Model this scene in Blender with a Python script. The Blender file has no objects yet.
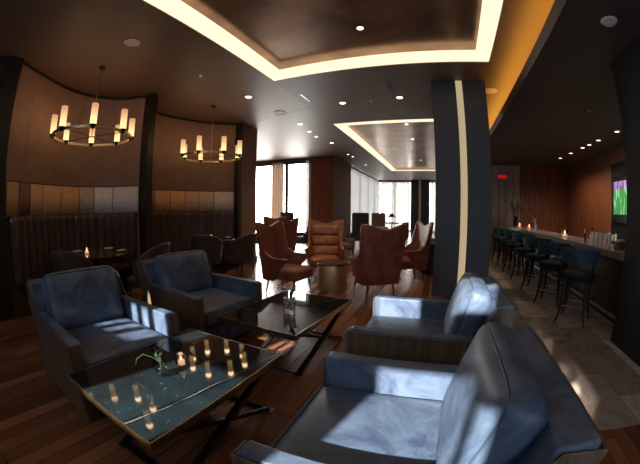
import bpy, bmesh, math, random
from mathutils import Matrix, Vector

random.seed(7)
PI = math.pi
SC = bpy.context.scene
COL = SC.collection

# ------------------------------------------------------------------ camera
EYE = 1.45
cd = bpy.data.cameras.new('camera')
cam = bpy.data.objects.new('camera', cd)
COL.objects.link(cam)
SC.camera = cam
cd.type = 'PANO'                       # the photo was taken with a fisheye lens (equidistant)
cd.panorama_type = 'FISHEYE_LENS_POLYNOMIAL'
cd.sensor_fit = 'HORIZONTAL'
cd.sensor_width = 36.0
cd.fisheye_fov = math.radians(180)
cd.fisheye_polynomial_k0 = 0.0
cd.fisheye_polynomial_k1 = -(640.0 / 36.0) / 316.3
cd.fisheye_polynomial_k2 = 0.0
cd.fisheye_polynomial_k3 = 0.0
cd.fisheye_polynomial_k4 = 0.0
cd.clip_start = 0.02
cd.clip_end = 200
YAW, PITCH, ROLL = 0.3767, -0.0678, 0.0073
cam.matrix_world = (Matrix.Translation((0, 0, EYE)) @ Matrix.Rotation(YAW, 4, 'Z') @
                    Matrix.Rotation(PI / 2 + PITCH, 4, 'X') @ Matrix.Rotation(ROLL, 4, 'Z'))

# ------------------------------------------------------------------ world, sun, exposure
SC.view_settings.view_transform = 'Standard'
SC.view_settings.look = 'None'
SC.view_settings.gamma = 1.0
SC.view_settings.use_curve_mapping = False
SC.view_settings.exposure = 0.5
world = bpy.data.worlds.new('sky')
SC.world = world
world.use_nodes = True
bgn = world.node_tree.nodes['Background']
# clear blue sky behind the camera, bright hazy sunlit street beyond the far windows (+Y)
_nt = world.node_tree
_tc = _nt.nodes.new('ShaderNodeTexCoord')
_sp = _nt.nodes.new('ShaderNodeSeparateXYZ')
_rp = _nt.nodes.new('ShaderNodeValToRGB')
_mr = _nt.nodes.new('ShaderNodeMapRange')
_mr.inputs['From Min'].default_value = -0.5
_mr.inputs['From Max'].default_value = 0.5
_rp.color_ramp.elements[0].color = (0.30, 0.37, 0.50, 1)
_rp.color_ramp.elements[1].color = (1.0, 0.97, 0.92, 1)
_nt.links.new(_tc.outputs['Generated'], _sp.inputs[0])
_nt.links.new(_sp.outputs['Y'], _mr.inputs['Value'])
_nt.links.new(_mr.outputs['Result'], _rp.inputs['Fac'])
_nt.links.new(_rp.outputs['Color'], bgn.inputs[0])
bgn.inputs[1].default_value = 14.0
sun = bpy.data.lights.new('sun', 'SUN')
sun.energy = 13.5
sun.angle = math.radians(0.6)
sun.color = (1.0, 0.98, 0.95)
sun_o = bpy.data.objects.new('sun', sun)
COL.objects.link(sun_o)
sun_o.location = (-2, -8, 6)
SUN_DIR = Vector((0.22, 1.0, -0.55)).normalized()
sun_o.rotation_euler = SUN_DIR.to_track_quat('-Z', 'Y').to_euler()
SC.cycles.sample_clamp_indirect = 6.0


def portal(name, loc, rot, sx, sy):
    l = bpy.data.lights.new(name, 'AREA')
    l.shape = 'RECTANGLE'
    l.size, l.size_y = sx, sy
    l.cycles.is_portal = True
    o = bpy.data.objects.new(name, l)
    COL.objects.link(o)
    o.location = loc
    o.rotation_euler = rot
    return o


# ------------------------------------------------------------------ materials
def new_mat(name):
    m = bpy.data.materials.new(name)
    m.use_nodes = True
    nt = m.node_tree
    b = nt.nodes['Principled BSDF']
    return m, nt, b


def coord(nt, scale=(1, 1, 1), rot=(0, 0, 0), loc=(0, 0, 0)):
    tc = nt.nodes.new('ShaderNodeTexCoord')
    mp = nt.nodes.new('ShaderNodeMapping')
    mp.inputs['Scale'].default_value = scale
    mp.inputs['Rotation'].default_value = rot
    mp.inputs['Location'].default_value = loc
    nt.links.new(tc.outputs['Object'], mp.inputs['Vector'])
    return mp.outputs['Vector']


def noise(nt, vec, scale, detail=3.0, rough=0.55, dist=0.0):
    n = nt.nodes.new('ShaderNodeTexNoise')
    n.inputs['Scale'].default_value = scale
    n.inputs['Detail'].default_value = detail
    n.inputs['Roughness'].default_value = rough
    n.inputs['Distortion'].default_value = dist
    nt.links.new(vec, n.inputs['Vector'])
    return n.outputs['Fac']


def ramp(nt, fac, stops):
    r = nt.nodes.new('ShaderNodeValToRGB')
    els = r.color_ramp.elements
    while len(els) < len(stops):
        els.new(0.5)
    for e, (p, c) in zip(els, stops):
        e.position = p
        e.color = (c[0], c[1], c[2], 1)
    nt.links.new(fac, r.inputs['Fac'])
    return r.outputs['Color']


def bump(nt, b, fac, strength, dist=0.01):
    n = nt.nodes.new('ShaderNodeBump')
    n.inputs['Strength'].default_value = strength
    n.inputs['Distance'].default_value = dist
    nt.links.new(fac, n.inputs['Height'])
    nt.links.new(n.outputs['Normal'], b.inputs['Normal'])


def simple(name, color, rough=0.5, metal=0.0, var=0.15, scale=8.0, stretch=(1, 1, 1), bmp=0.0, spec=0.5, coat=0.0):
    m, nt, b = new_mat(name)
    f = noise(nt, coord(nt, stretch), scale, 4.0)
    lo = [c * (1 - var) for c in color]
    hi = [min(1, c * (1 + var)) for c in color]
    nt.links.new(ramp(nt, f, [(0.3, lo), (0.7, hi)]), b.inputs['Base Color'])
    b.inputs['Roughness'].default_value = rough
    b.inputs['Metallic'].default_value = metal
    b.inputs['Specular IOR Level'].default_value = spec
    b.inputs['Coat Weight'].default_value = coat
    if bmp:
        bump(nt, b, f, bmp)
    return m


def leather(name, lo, hi, rough=0.42, worn=3.5):
    m, nt, b = new_mat(name)
    v = coord(nt)
    f = noise(nt, v, worn, 7.0, 0.68, 0.8)
    nt.links.new(ramp(nt, f, [(0.38, lo), (0.62, hi)]), b.inputs['Base Color'])
    b.inputs['Roughness'].default_value = rough
    g = noise(nt, v, 7.0, 8.0, 0.65)
    bump(nt, b, g, 0.25, 0.012)
    return m


def wood(name, c1, c2, grain=(1, 1, 14), rough=0.35, scale=6.0, coat=0.0):
    m, nt, b = new_mat(name)
    f = noise(nt, coord(nt, grain), scale, 5.0, 0.6, 0.3)
    nt.links.new(ramp(nt, f, [(0.3, c1), (0.7, c2)]), b.inputs['Base Color'])
    b.inputs['Roughness'].default_value = rough
    b.inputs['Coat Weight'].default_value = coat
    b.inputs['Coat Roughness'].default_value = 0.15
    bump(nt, b, f, 0.08, 0.004)
    return m


def emit(name, color, strength, grad=None):
    m = bpy.data.materials.new(name)
    m.use_nodes = True
    nt = m.node_tree
    nt.nodes.clear()
    e = nt.nodes.new('ShaderNodeEmission')
    o = nt.nodes.new('ShaderNodeOutputMaterial')
    e.inputs[0].default_value = (*color, 1)
    e.inputs[1].default_value = strength
    if grad:        # a lamp whose glow falls off along its height (z0, z1, top colour)
        z0, z1, top = grad
        tc = nt.nodes.new('ShaderNodeTexCoord')
        sp = nt.nodes.new('ShaderNodeSeparateXYZ')
        mr = nt.nodes.new('ShaderNodeMapRange')
        mr.inputs['From Min'].default_value = z0
        mr.inputs['From Max'].default_value = z1
        nt.links.new(tc.outputs['Object'], sp.inputs[0])
        nt.links.new(sp.outputs['Z'], mr.inputs['Value'])
        nt.links.new(ramp(nt, mr.outputs['Result'], [(0.12, color), (0.55, [(a_ + b_) * .42 for a_, b_ in zip(color, top)]), (0.95, top)]), e.inputs[0])
    nt.links.new(e.outputs[0], o.inputs[0])
    return m


def glass(name, tint=(1, 1, 1), gloss=0.12, rough=0.02):
    m = bpy.data.materials.new(name)
    m.use_nodes = True
    nt = m.node_tree
    nt.nodes.clear()
    o = nt.nodes.new('ShaderNodeOutputMaterial')
    t = nt.nodes.new('ShaderNodeBsdfTransparent')
    t.inputs[0].default_value = (*tint, 1)
    g = nt.nodes.new('ShaderNodeBsdfGlossy')
    g.inputs['Roughness'].default_value = rough
    lw = nt.nodes.new('ShaderNodeLayerWeight')
    lw.inputs[0].default_value = 0.35
    ad = nt.nodes.new('ShaderNodeMath')
    ad.operation = 'MULTIPLY_ADD'
    ad.inputs[1].default_value = 0.75
    ad.inputs[2].default_value = gloss * 0.4
    ad.use_clamp = True
    nt.links.new(lw.outputs['Facing'], ad.inputs[0])
    mx = nt.nodes.new('ShaderNodeMixShader')
    nt.links.new(ad.outputs[0], mx.inputs[0])
    nt.links.new(t.outputs[0], mx.inputs[1])
    nt.links.new(g.outputs[0], mx.inputs[2])
    nt.links.new(mx.outputs[0], o.inputs[0])
    return m


def sheer(name, tint=(0.85, 0.83, 0.78), clear=(.25, .6), front=None):
    m = bpy.data.materials.new(name)
    m.use_nodes = True
    nt = m.node_tree
    nt.nodes.clear()
    o = nt.nodes.new('ShaderNodeOutputMaterial')
    t = nt.nodes.new('ShaderNodeBsdfTransparent')
    d = nt.nodes.new('ShaderNodeBsdfTranslucent')
    d.inputs[0].default_value = (*tint, 1)
    f = noise(nt, coord(nt, (6, 6, 0.05)), 3.0, 3.0)
    r = ramp(nt, f, [(0.3, (clear[0],) * 3), (0.7, (clear[1],) * 3)])
    mx = nt.nodes.new('ShaderNodeMixShader')
    nt.links.new(r, mx.inputs[0])
    nt.links.new(d.outputs[0], mx.inputs[1])
    nt.links.new(t.outputs[0], mx.inputs[2])
    if front:
        df = nt.nodes.new('ShaderNodeBsdfDiffuse')
        df.inputs[0].default_value = (*front, 1)
        m2 = nt.nodes.new('ShaderNodeMixShader')
        nt.links.new(d.outputs[0], m2.inputs[1])
        nt.links.new(df.outputs[0], m2.inputs[2])
        nt.links.new(m2.outputs[0], mx.inputs[1])
    nt.links.new(mx.outputs[0], o.inputs[0])
    return m


def planks(name):
    m, nt, b = new_mat(name)
    v = coord(nt, rot=(0, 0, PI / 2))
    br = nt.nodes.new('ShaderNodeTexBrick')
    br.offset = 0.37
    br.offset_frequency = 3
    br.inputs['Color1'].default_value = (0.0, 0.0, 0.0, 1)
    br.inputs['Color2'].default_value = (1.0, 1.0, 1.0, 1)
    br.inputs['Mortar'].default_value = (0.0, 0.0, 0.0, 1)
    br.inputs['Scale'].default_value = 1.0
    br.inputs['Mortar Size'].default_value = 0.0025
    br.inputs['Bias'].default_value = 0.0
    br.inputs['Brick Width'].default_value = 1.7
    br.inputs['Row Height'].default_value = 0.125
    nt.links.new(v, br.inputs['Vector'])
    g = noise(nt, coord(nt, (16, 0.9, 1)), 4.0, 5.0, 0.6, 0.4)
    ad = nt.nodes.new('ShaderNodeMix')
    ad.data_type = 'RGBA'
    ad.inputs[0].default_value = 0.5
    nt.links.new(br.outputs['Color'], ad.inputs[6])
    nt.links.new(g, ad.inputs[7])
    c = ramp(nt, ad.outputs[2], [(0.15, (0.08, 0.029, 0.013)), (0.5, (0.20, 0.075, 0.031)), (0.85, (0.36, 0.145, 0.06))])
    dk = nt.nodes.new('ShaderNodeMix')
    dk.data_type = 'RGBA'
    nt.links.new(br.outputs['Fac'], dk.inputs[0])
    nt.links.new(c, dk.inputs[6])
    dk.inputs[7].default_value = (0.02, 0.009, 0.005, 1)
    nt.links.new(dk.outputs[2], b.inputs['Base Color'])
    b.inputs['Roughness'].default_value = 0.22
    bump(nt, b, g, 0.03, 0.003)
    return m


def tiles(name):
    m, nt, b = new_mat(name)
    v = coord(nt, rot=(0, 0, PI / 2))
    br = nt.nodes.new('ShaderNodeTexBrick')
    br.offset = 0.5
    br.inputs['Color1'].default_value = (0.26, 0.205, 0.16, 1)
    br.inputs['Color2'].default_value = (0.60, 0.50, 0.42, 1)
    br.inputs['Mortar'].default_value = (0.20, 0.16, 0.13, 1)
    br.inputs['Scale'].default_value = 1.0
    br.inputs['Mortar Size'].default_value = 0.004
    br.inputs['Brick Width'].default_value = 0.9
    br.inputs['Row Height'].default_value = 0.45
    nt.links.new(v, br.inputs['Vector'])
    f = noise(nt, coord(nt), 2.2, 7.0, 0.65, 1.5)
    r = ramp(nt, f, [(0.3, (0.55, 0.5, 0.46)), (0.5, (1, 1, 1)), (0.62, (0.75, 0.7, 0.66))])
    mx = nt.nodes.new('ShaderNodeMix')
    mx.data_type = 'RGBA'
    mx.blend_type = 'MULTIPLY'
    mx.inputs[0].default_value = 1.0
    nt.links.new(br.outputs['Color'], mx.inputs[6])
    nt.links.new(r, mx.inputs[7])
    nt.links.new(mx.outputs[2], b.inputs['Base Color'])
    b.inputs['Roughness'].default_value = 0.2
    return m


def marble(name, vx, slope, wob):
    """black marble with one long white vein (x = vx + slope*y) and fine pale flecks"""
    m, nt, b = new_mat(name)
    v = coord(nt)
    sp = nt.nodes.new('ShaderNodeSeparateXYZ')
    nt.links.new(v, sp.inputs[0])

    def math_(op, a, c=None, clamp=False):
        n = nt.nodes.new('ShaderNodeMath')
        n.operation = op
        n.use_clamp = clamp
        for i, s in enumerate((a, c)):
            if s is None:
                continue
            if isinstance(s, (int, float)):
                n.inputs[i].default_value = s
            else:
                nt.links.new(s, n.inputs[i])
        return n.outputs[0]
    w = noise(nt, v, 3.0, 4.0)
    w2 = noise(nt, v, 2.3, 2.0)
    d = math_('SUBTRACT', sp.outputs['X'], vx)
    d = math_('SUBTRACT', d, math_('MULTIPLY', sp.outputs['Y'], slope))
    d = math_('ADD', d, math_('MULTIPLY', math_('SUBTRACT', w, 0.5), wob))
    d = math_('ABSOLUTE', d)
    wid = math_('MULTIPLY', math_('SUBTRACT', w2, 0.42), 0.03)
    wid = math_('MAXIMUM', wid, 0.0012)
    line = math_('SUBTRACT', 1.0, math_('DIVIDE', d, wid), True)
    fl = noise(nt, v, 26.0, 3.0, 0.6, 0.8)
    fl = math_('MULTIPLY', math_('SUBTRACT', fl, 0.67, True), 6.0, True)
    fac = math_('MAXIMUM', line, math_('MULTIPLY', fl, 0.28))
    cl = noise(nt, v, 2.0, 5.0, 0.6, 1.0)
    base = ramp(nt, cl, [(0.3, (0.006, 0.010, 0.012)), (0.7, (0.015, 0.025, 0.028))])
    mx = nt.nodes.new('ShaderNodeMix')
    mx.data_type = 'RGBA'
    nt.links.new(fac, mx.inputs[0])
    nt.links.new(base, mx.inputs[6])
    mx.inputs[7].default_value = (0.50, 0.54, 0.54, 1)
    nt.links.new(mx.outputs[2], b.inputs['Base Color'])
    b.inputs['Roughness'].default_value = 0.045
    return m


M = {}
M['floor'] = planks('dark wood planks')
M['tile'] = tiles('marble floor tiles')
M['ceiling'] = simple('taupe ceiling paint', (0.125, 0.078, 0.056), 0.55, var=0.06, scale=2)
M['bar_ceiling'] = simple('dark ceiling paint', (0.05, 0.038, 0.032), 0.6, var=0.06, scale=2)
M['tray'] = simple('bronze leaf plaster', (0.26, 0.155, 0.095), 0.30, 0.75, 0.45, 1.6, bmp=0.12)
M['strip'] = emit('warm light strip', (1.0, 0.80, 0.55), 0.95)
M['cove_led'] = emit('amber cove light', (1.0, 0.47, 0.06), 7.0)
M['dark_wall'] = simple('dark brown wall', (0.045, 0.030, 0.024), 0.6)
M['brown_wall'] = simple('brown suede wall', (0.23, 0.135, 0.09), 0.7, var=0.1, scale=4)
M['pier'] = simple('blackened wood pier', (0.018, 0.012, 0.010), 0.4)
M['pillar'] = simple('slate blue leather panel', (0.033, 0.032, 0.034), 0.5, var=0.12, scale=5)
M['pillar_dark'] = simple('dark reveal', (0.012, 0.011, 0.012), 0.5)
M['black_column'] = simple('black column paint', (0.005, 0.0045, 0.005), 0.6, spec=.25)
M['redwood'] = wood('reddish veneer', (0.085, 0.028, 0.016), (0.20, 0.075, 0.040), (5, 5, 0.35), 0.62)
M['redwood'].node_tree.nodes['Principled BSDF'].inputs['Specular IOR Level'].default_value = 0.15
M['barwood'] = wood('zebra rosewood', (0.040, 0.012, 0.006), (0.24, 0.085, 0.032), (7, 7, 0.22), 0.38, 4.0)
M['greypanel'] = simple('greige wall panel', (0.26, 0.21, 0.19), 0.5)
M['veneer'] = wood('walnut veneer', (0.07, 0.046, 0.027), (0.18, 0.12, 0.07), (9, 9, 0.5), 0.38, 5.0)
M['blue'] = leather('worn blue leather', (0.039, 0.058, 0.099), (0.112, 0.154, 0.217), 0.47)
M['blue_pipe'] = simple('blue leather piping', (0.045, 0.07, 0.11), 0.5)
M['marble_a'] = marble('black marble long vein', 0.335, 0.16, 0.07)
M['marble_b'] = marble('black marble thin vein', 0.02, 0.44, 0.06)
M['brass'] = simple('aged brass', (0.48, 0.37, 0.20), 0.32, 1.0, 0.15, 14)
M['brass_pale'] = simple('brushed pale brass', (0.70, 0.54, 0.30), 0.5, 0.85, 0.08, 14, (20, 20, 0.4))
M['inlay'] = emit('backlit onyx inlay', (1.0, 0.79, 0.46), 0.34)
M['bronze'] = simple('dark bronze', (0.050, 0.040, 0.034), 0.36, 0.8, 0.2)
M['chrome'] = simple('polished steel', (0.62, 0.62, 0.62), 0.2, 1.0, 0.03)
M['ox'] = leather('oxblood leather', (0.16, 0.046, 0.026), (0.29, 0.095, 0.050), 0.42, 5)
M['tan'] = leather('tan leather', (0.26, 0.085, 0.028), (0.44, 0.165, 0.055), 0.36, 5)
M['darkleg'] = simple('dark stained wood', (0.022, 0.014, 0.011), 0.4)
M['channel'] = simple('dark brown leather', (0.080, 0.047, 0.038), 0.22, var=0.25, scale=6)
M['dine'] = simple('espresso leather', (0.07, 0.043, 0.036), 0.38, var=0.2)
M['tabletop'] = wood('dark table veneer', (0.06, 0.032, 0.02), (0.15, 0.08, 0.045), (1, 8, 1), 0.15)
M['napkin'] = simple('cream napkin', (0.60, 0.52, 0.44), 0.8, var=0.05)
M['stool'] = leather('ink blue leather', (0.012, 0.030, 0.046), (0.030, 0.062, 0.088), 0.58)
M['stool'].node_tree.nodes['Principled BSDF'].inputs['Specular IOR Level'].default_value = 0.2
M['stool_seat_shade'] = simple('shade darkened ink leather', (0.012, 0.021, 0.030), 0.8, spec=.04)  # stool leather copy; shade put into its colour against the bar lights
M['blackwood'] = simple('ebonised wood', (0.007, 0.005, 0.004), 0.45, spec=.25)
M['stone'] = simple('grey brown granite', (0.17, 0.145, 0.13), 0.22, var=0.6, scale=34)
M['stone_dark'] = simple('dark granite', (0.10, 0.085, 0.075), 0.2, var=0.5, scale=30)
M['barfront'] = wood('dark bar veneer', (0.014, 0.006, 0.004), (0.036, 0.016, 0.010), (4, 4, 0.4), 0.5)
M['glass'] = glass('clear glass')
M['pane'] = glass('window glass', (1, 1, 1), 0.05)
M['amber_glass'] = glass('smoky amber glass', (0.62, 0.50, 0.42), 0.2)
M['frost'] = simple('frosted pale glass', (0.90, 0.94, 0.90), 0.25, var=0.05)
M['leaf'] = simple('green leaf', (0.065, 0.11, 0.045), 0.5, var=0.4, scale=30)
M['dryleaf'] = simple('olive dry leaf', (0.12, 0.10, 0.04), 0.6, var=0.4, scale=20)
M['petal'] = sheer('white petal', (0.92, 0.92, 0.86), (0.0, 0.0), front=(0.9, 0.9, 0.85))
M['darkpetal'] = simple('dark plum bud', (0.018, 0.014, 0.020), 0.45)
M['white_plastic'] = simple('off white plastic', (0.60, 0.56, 0.56), 0.5, var=0.04)
M['grille'] = simple('grey speaker grille', (0.46, 0.42, 0.42), 0.6, var=0.2, scale=90)
M['lamp_disc'] = emit('downlight glow', (1.0, 0.80, 0.62), 5.0)
M['bar_disc'] = emit('bar downlight glow', (1.0, 0.74, 0.55), 3.0)
M['shade'] = emit('alabaster shade glow', (1.0, 0.62, 0.27), 1.35, (0.0, 0.32, (0.34, 0.14, 0.075)))
M['flame'] = emit('candle flame', (1.0, 0.62, 0.25), 14.0)
M['wax'] = emit('lit candle wax', (1.0, 0.80, 0.66), 2.0)
M['red_glow'] = emit('red sign glow', (1.0, 0.03, 0.02), 0.24)
M['sheer'] = sheer('sheer curtain', (.095, .092, .086), (0.0, .04))
M['drape'] = sheer('brown drape', (0.055, 0.032, 0.02), (.0, .006))
M['frame'] = simple('dark window frame', (0.03, 0.024, 0.022), 0.45)
M['black'] = simple('black gloss plastic', (0.008, 0.008, 0.009), 0.25)
M['navy_seat'] = simple('navy fabric', (0.028, 0.036, 0.052), 0.7)
M['olive_seat'] = simple('olive tan fabric', (0.22, 0.155, 0.085), 0.7)
M['grey_seat'] = simple('taupe striped fabric', (0.20, 0.16, 0.145), 0.7, var=0.5, scale=5, stretch=(1, 8, 1))
M['plum_seat'] = simple('plum fabric', (0.10, 0.03, 0.035), 0.7)
M['pale_cushion'] = simple('pale grey fabric', (0.42, 0.38, 0.36), 0.8)
M['caddy'] = simple('orange brown wood', (0.22, 0.09, 0.04), 0.5)
M['bottle'] = glass('amber bottle glass', (0.55, 0.30, 0.12), 0.25)


def screen_mat():
    m = bpy.data.materials.new('television picture')
    m.use_nodes = True
    nt = m.node_tree
    nt.nodes.clear()
    o = nt.nodes.new('ShaderNodeOutputMaterial')
    e = nt.nodes.new('ShaderNodeEmission')
    e.inputs[1].default_value = 0.9
    v = coord(nt)
    sp = nt.nodes.new('ShaderNodeSeparateXYZ')
    nt.links.new(v, sp.inputs[0])
    mr = nt.nodes.new('ShaderNodeMapRange')
    mr.inputs['From Min'].default_value = -0.45
    mr.inputs['From Max'].default_value = 0.45
    nt.links.new(sp.outputs['Z'], mr.inputs['Value'])
    f = noise(nt, coord(nt, (1, 5, 1.2)), 2.0, 2.0)
    r1 = ramp(nt, mr.outputs['Result'], [(0.05, (0.05, 0.24, 0.06)), (0.74, (0.07, 0.30, 0.06)), (0.80, (0.20, 0.09, 0.26)), (1.0, (0.30, 0.16, 0.34))])
    r2 = ramp(nt, f, [(0.52, (0, 0, 0)), (0.62, (0.32, 0.36, 0.40))])
    mx = nt.nodes.new('ShaderNodeMix')
    mx.data_type = 'RGBA'
    mx.blend_type = 'ADD'
    mx.inputs[0].default_value = 0.8
    nt.links.new(r1, mx.inputs[6])
    nt.links.new(r2, mx.inputs[7])
    nt.links.new(mx.outputs[2], e.inputs[0])
    nt.links.new(e.outputs[0], o.inputs[0])
    return m


M['screen'] = screen_mat()


# ------------------------------------------------------------------ mesh helpers
class MB:
    def __init__(self, xf=None):
        self.v, self.f = [], []
        self.xf = xf

    def add(self, vs, fs, xf=None):
        n = len(self.v)
        for p in vs:
            p = Vector(p)
            if xf is not None:
                p = xf @ p
            if self.xf is not None:
                p = self.xf @ p
            self.v.append(p)
        self.f += [tuple(i + n for i in q) for q in fs]
        return self

    def box(self, x0, x1, y0, y1, z0, z1, xf=None):
        vs = [(x, y, z) for x in (x0, x1) for y in (y0, y1) for z in (z0, z1)]
        return self.add(vs, [(0, 1, 3, 2), (4, 6, 7, 5), (0, 4, 5, 1), (2, 3, 7, 6), (0, 2, 6, 4), (1, 5, 7, 3)], xf)

    def prism(self, pts, a0, a1, axis='z', xf=None):
        n = len(pts)

        def mk(p, a):
            return (p[0], p[1], a) if axis == 'z' else (p[0], a, p[1])
        vs = [mk(p, a0) for p in pts] + [mk(p, a1) for p in pts]
        fs = [tuple(range(n)), tuple(range(n, 2 * n))]
        fs += [(i, (i + 1) % n, n + (i + 1) % n, n + i) for i in range(n)]
        return self.add(vs, fs, xf)

    def tube(self, pts, r, n=8, xf=None, closed=False, flat=1.0):
        pts = [Vector(p) for p in pts]
        rs = r if isinstance(r, (list, tuple)) else [r] * len(pts)
        vs, fs = [], []
        up = None
        m = len(pts)
        for i, p in enumerate(pts):
            if closed:
                t = pts[(i + 1) % m] - pts[i - 1]
            else:
                t = pts[min(i + 1, m - 1)] - pts[max(i - 1, 0)]
            t.normalize()
            if up is None:
                up = Vector((0, 0, 1)) if abs(t.z) < 0.9 else Vector((1, 0, 0))
            a = (up - t * up.dot(t)).normalized()
            b = t.cross(a)
            up = a
            for k in range(n):
                th = 2 * PI * k / n
                vs.append(p + a * math.cos(th) * rs[i] + b * math.sin(th) * rs[i] * flat)
        for i in range(m if closed else m - 1):
            j = (i + 1) % m
            for k in range(n):
                l = (k + 1) % n
                fs.append((i * n + k, i * n + l, j * n + l, j * n + k))
        if not closed:
            fs += [tuple(range(n)), tuple(range((m - 1) * n, m * n))]
        return self.add(vs, fs, xf)

    def bar(self, p0, p1, w, h, up=(0, 0, 1), xf=None):
        """rectangular bar from p0 to p1; w across, h along up"""
        p0, p1 = Vector(p0), Vector(p1)
        t = (p1 - p0).normalized()
        u = Vector(up)
        u = (u - t * u.dot(t)).normalized()
        s = t.cross(u)
        vs = []
        for p in (p0, p1):
            for a, b in ((-1, -1), (1, -1), (1, 1), (-1, 1)):
                vs.append(p + s * a * w / 2 + u * b * h / 2)
        return self.add(vs, [(0, 1, 2, 3), (4, 5, 6, 7), (0, 1, 5, 4), (1, 2, 6, 5), (2, 3, 7, 6), (3, 0, 4, 7)], xf)

    def lathe(self, prof, n=24, c=(0, 0, 0), xf=None):
        vs, fs, rings = [], [], []
        for r, z in prof:
            if r < 1e-6:
                rings.append([len(vs)])
                vs.append((c[0], c[1], c[2] + z))
            else:
                rings.append(list(range(len(vs), len(vs) + n)))
                vs += [(c[0] + r * math.cos(2 * PI * k / n), c[1] + r * math.sin(2 * PI * k / n), c[2] + z) for k in range(n)]
        for a, b in zip(rings, rings[1:]):
            for k in range(n):
                l = (k + 1) % n
                if len(a) == 1 and len(b) == 1:
                    continue
                if len(a) == 1:
                    fs.append((a[0], b[l], b[k]))
                elif len(b) == 1:
                    fs.append((a[k], a[l], b[0]))
                else:
                    fs.append((a[k], a[l], b[l], b[k]))
        return self.add(vs, fs, xf)

    def cushion(self, c, h, r, n=10, puff=(0, 0, 0), xf=None):
        """rounded, slightly puffed box: centre c, half sizes h, edge radius r"""
        vs, fs, idx = [], [], {}

        def vid(i, j, k):
            key = (i, j, k)
            if key not in idx:
                q = [2 * i / n - 1, 2 * j / n - 1, 2 * k / n - 1]
                p = [math.copysign(abs(t) ** 0.8, t) * hh for t, hh in zip(q, h)]
                inner = [max(-(hh - r), min(hh - r, t)) for t, hh in zip(p, h)]
                d = Vector([a - b for a, b in zip(p, inner)])
                if d.length > 1e-9:
                    d = d.normalized() * r
                o = Vector(inner) + d
                for ax in range(3):
                    if puff[ax]:
                        a, b = [t for t in range(3) if t != ax]
                        w = (1 - q[a] ** 2) * (1 - q[b] ** 2)
                        o[ax] += math.copysign(puff[ax] * w, q[ax]) if abs(q[ax]) > 1e-6 else 0
                idx[key] = len(vs)
                vs.append(o + Vector(c))
            return idx[key]
        for a in range(n):
            for b in range(n):
                for s in (0, n):
                    fs.append((vid(s, a, b), vid(s, a + 1, b), vid(s, a + 1, b + 1), vid(s, a, b + 1)))
                    fs.append((vid(a, s, b), vid(a + 1, s, b), vid(a + 1, s, b + 1), vid(a, s, b + 1)))
                    fs.append((vid(a, b, s), vid(a + 1, b, s), vid(a + 1, b + 1, s), vid(a, b + 1, s)))
        return self.add(vs, fs, xf)

    def grid(self, fn, nu, nv, closed_u=False, xf=None):
        vs = [fn(i / nu, j / nv) for i in range(nu if closed_u else nu + 1) for j in range(nv + 1)]
        m = nu if closed_u else nu + 1
        fs = []
        for i in range(nu):
            for j in range(nv):
                a, b = i, (i + 1) % m
                fs.append((a * (nv + 1) + j, b * (nv + 1) + j, b * (nv + 1) + j + 1, a * (nv + 1) + j + 1))
        return self.add(vs, fs, xf)

    def build(self, name, material, parent=None, smooth=35, bevel=0.0, solid=0.0, offset=0.0, sub=0, loc=None):
        me = bpy.data.meshes.new(name)
        vs = self.v
        me.from_pydata([tuple(p) for p in vs], [], self.f)
        bm = bmesh.new()
        bm.from_mesh(me)
        bmesh.ops.recalc_face_normals(bm, faces=bm.faces)
        bm.to_mesh(me)
        bm.free()
        me.materials.append(material)
        me.polygons.foreach_set('use_smooth', [True] * len(me.polygons))
        if smooth < 180:
            me.set_sharp_from_angle(angle=math.radians(smooth))
        o = bpy.data.objects.new(name, me)
        COL.objects.link(o)
        if parent is not None:
            o.parent = parent
        if loc is not None:
            o.location = loc
        if solid:
            s = o.modifiers.new('solid', 'SOLIDIFY')
            s.thickness = solid
            s.offset = offset
        if sub:
            s = o.modifiers.new('subdivision', 'SUBSURF')
            s.levels = s.render_levels = sub
        if bevel:
            b = o.modifiers.new('bevel', 'BEVEL')
            b.width = bevel
            b.segments = 2
            b.limit_method = 'ANGLE'
            b.angle_limit = math.radians(40)
        return o


def tag(o, label=None, cat=None, group=None, kind=None):
    if label:
        o['label'] = label
    if cat:
        o['category'] = cat
    if group:
        o['group'] = group
    if kind:
        o['kind'] = kind
    return o


def thing(name, loc, rz, label, cat, group=None):
    o = bpy.data.objects.new(name, None)
    o.empty_display_size = 0.1
    COL.objects.link(o)
    o.location = loc
    o.rotation_euler = (0, 0, rz)
    return tag(o, label, cat, group)


def dup(root, loc, rz, label, group=None):
    r = root.copy()
    COL.objects.link(r)
    r.location = loc
    r.rotation_euler = (0, 0, rz)
    r['label'] = label
    if group:
        r['group'] = group
    for ch in list(root.children):
        c = ch.copy()
        COL.objects.link(c)
        c.parent = r
        for g in list(ch.children):
            d = g.copy()
            COL.objects.link(d)
            d.parent = c
    return r


def struct(name, mb, material, parent=None, **kw):
    o = mb.build(name, material, parent, **kw)
    if parent is None:
        o['kind'] = 'structure'
    return o


def rotz(a):
    return Matrix.Rotation(a, 4, 'Z')


# ================================================================== THE SETTING
CZ = 3.8          # main ceiling
BZ = 3.33         # bar ceiling
BACK = -2.5
TX0, TX1 = -2.78, 0.90

struct('floor', MB().box(-11.2, -4.75, BACK - .1, 12.9, -0.1, 0).box(-4.75, 1.15, BACK - .1, 23.65, -0.1, 0).box(1.15, 5.4, BACK - .1, 1.8, -0.1, 0), M['floor'])
struct('floor_1', MB().box(1.15, 5.4, 1.8, 23.7, -0.1, 0), M['tile'])

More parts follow.
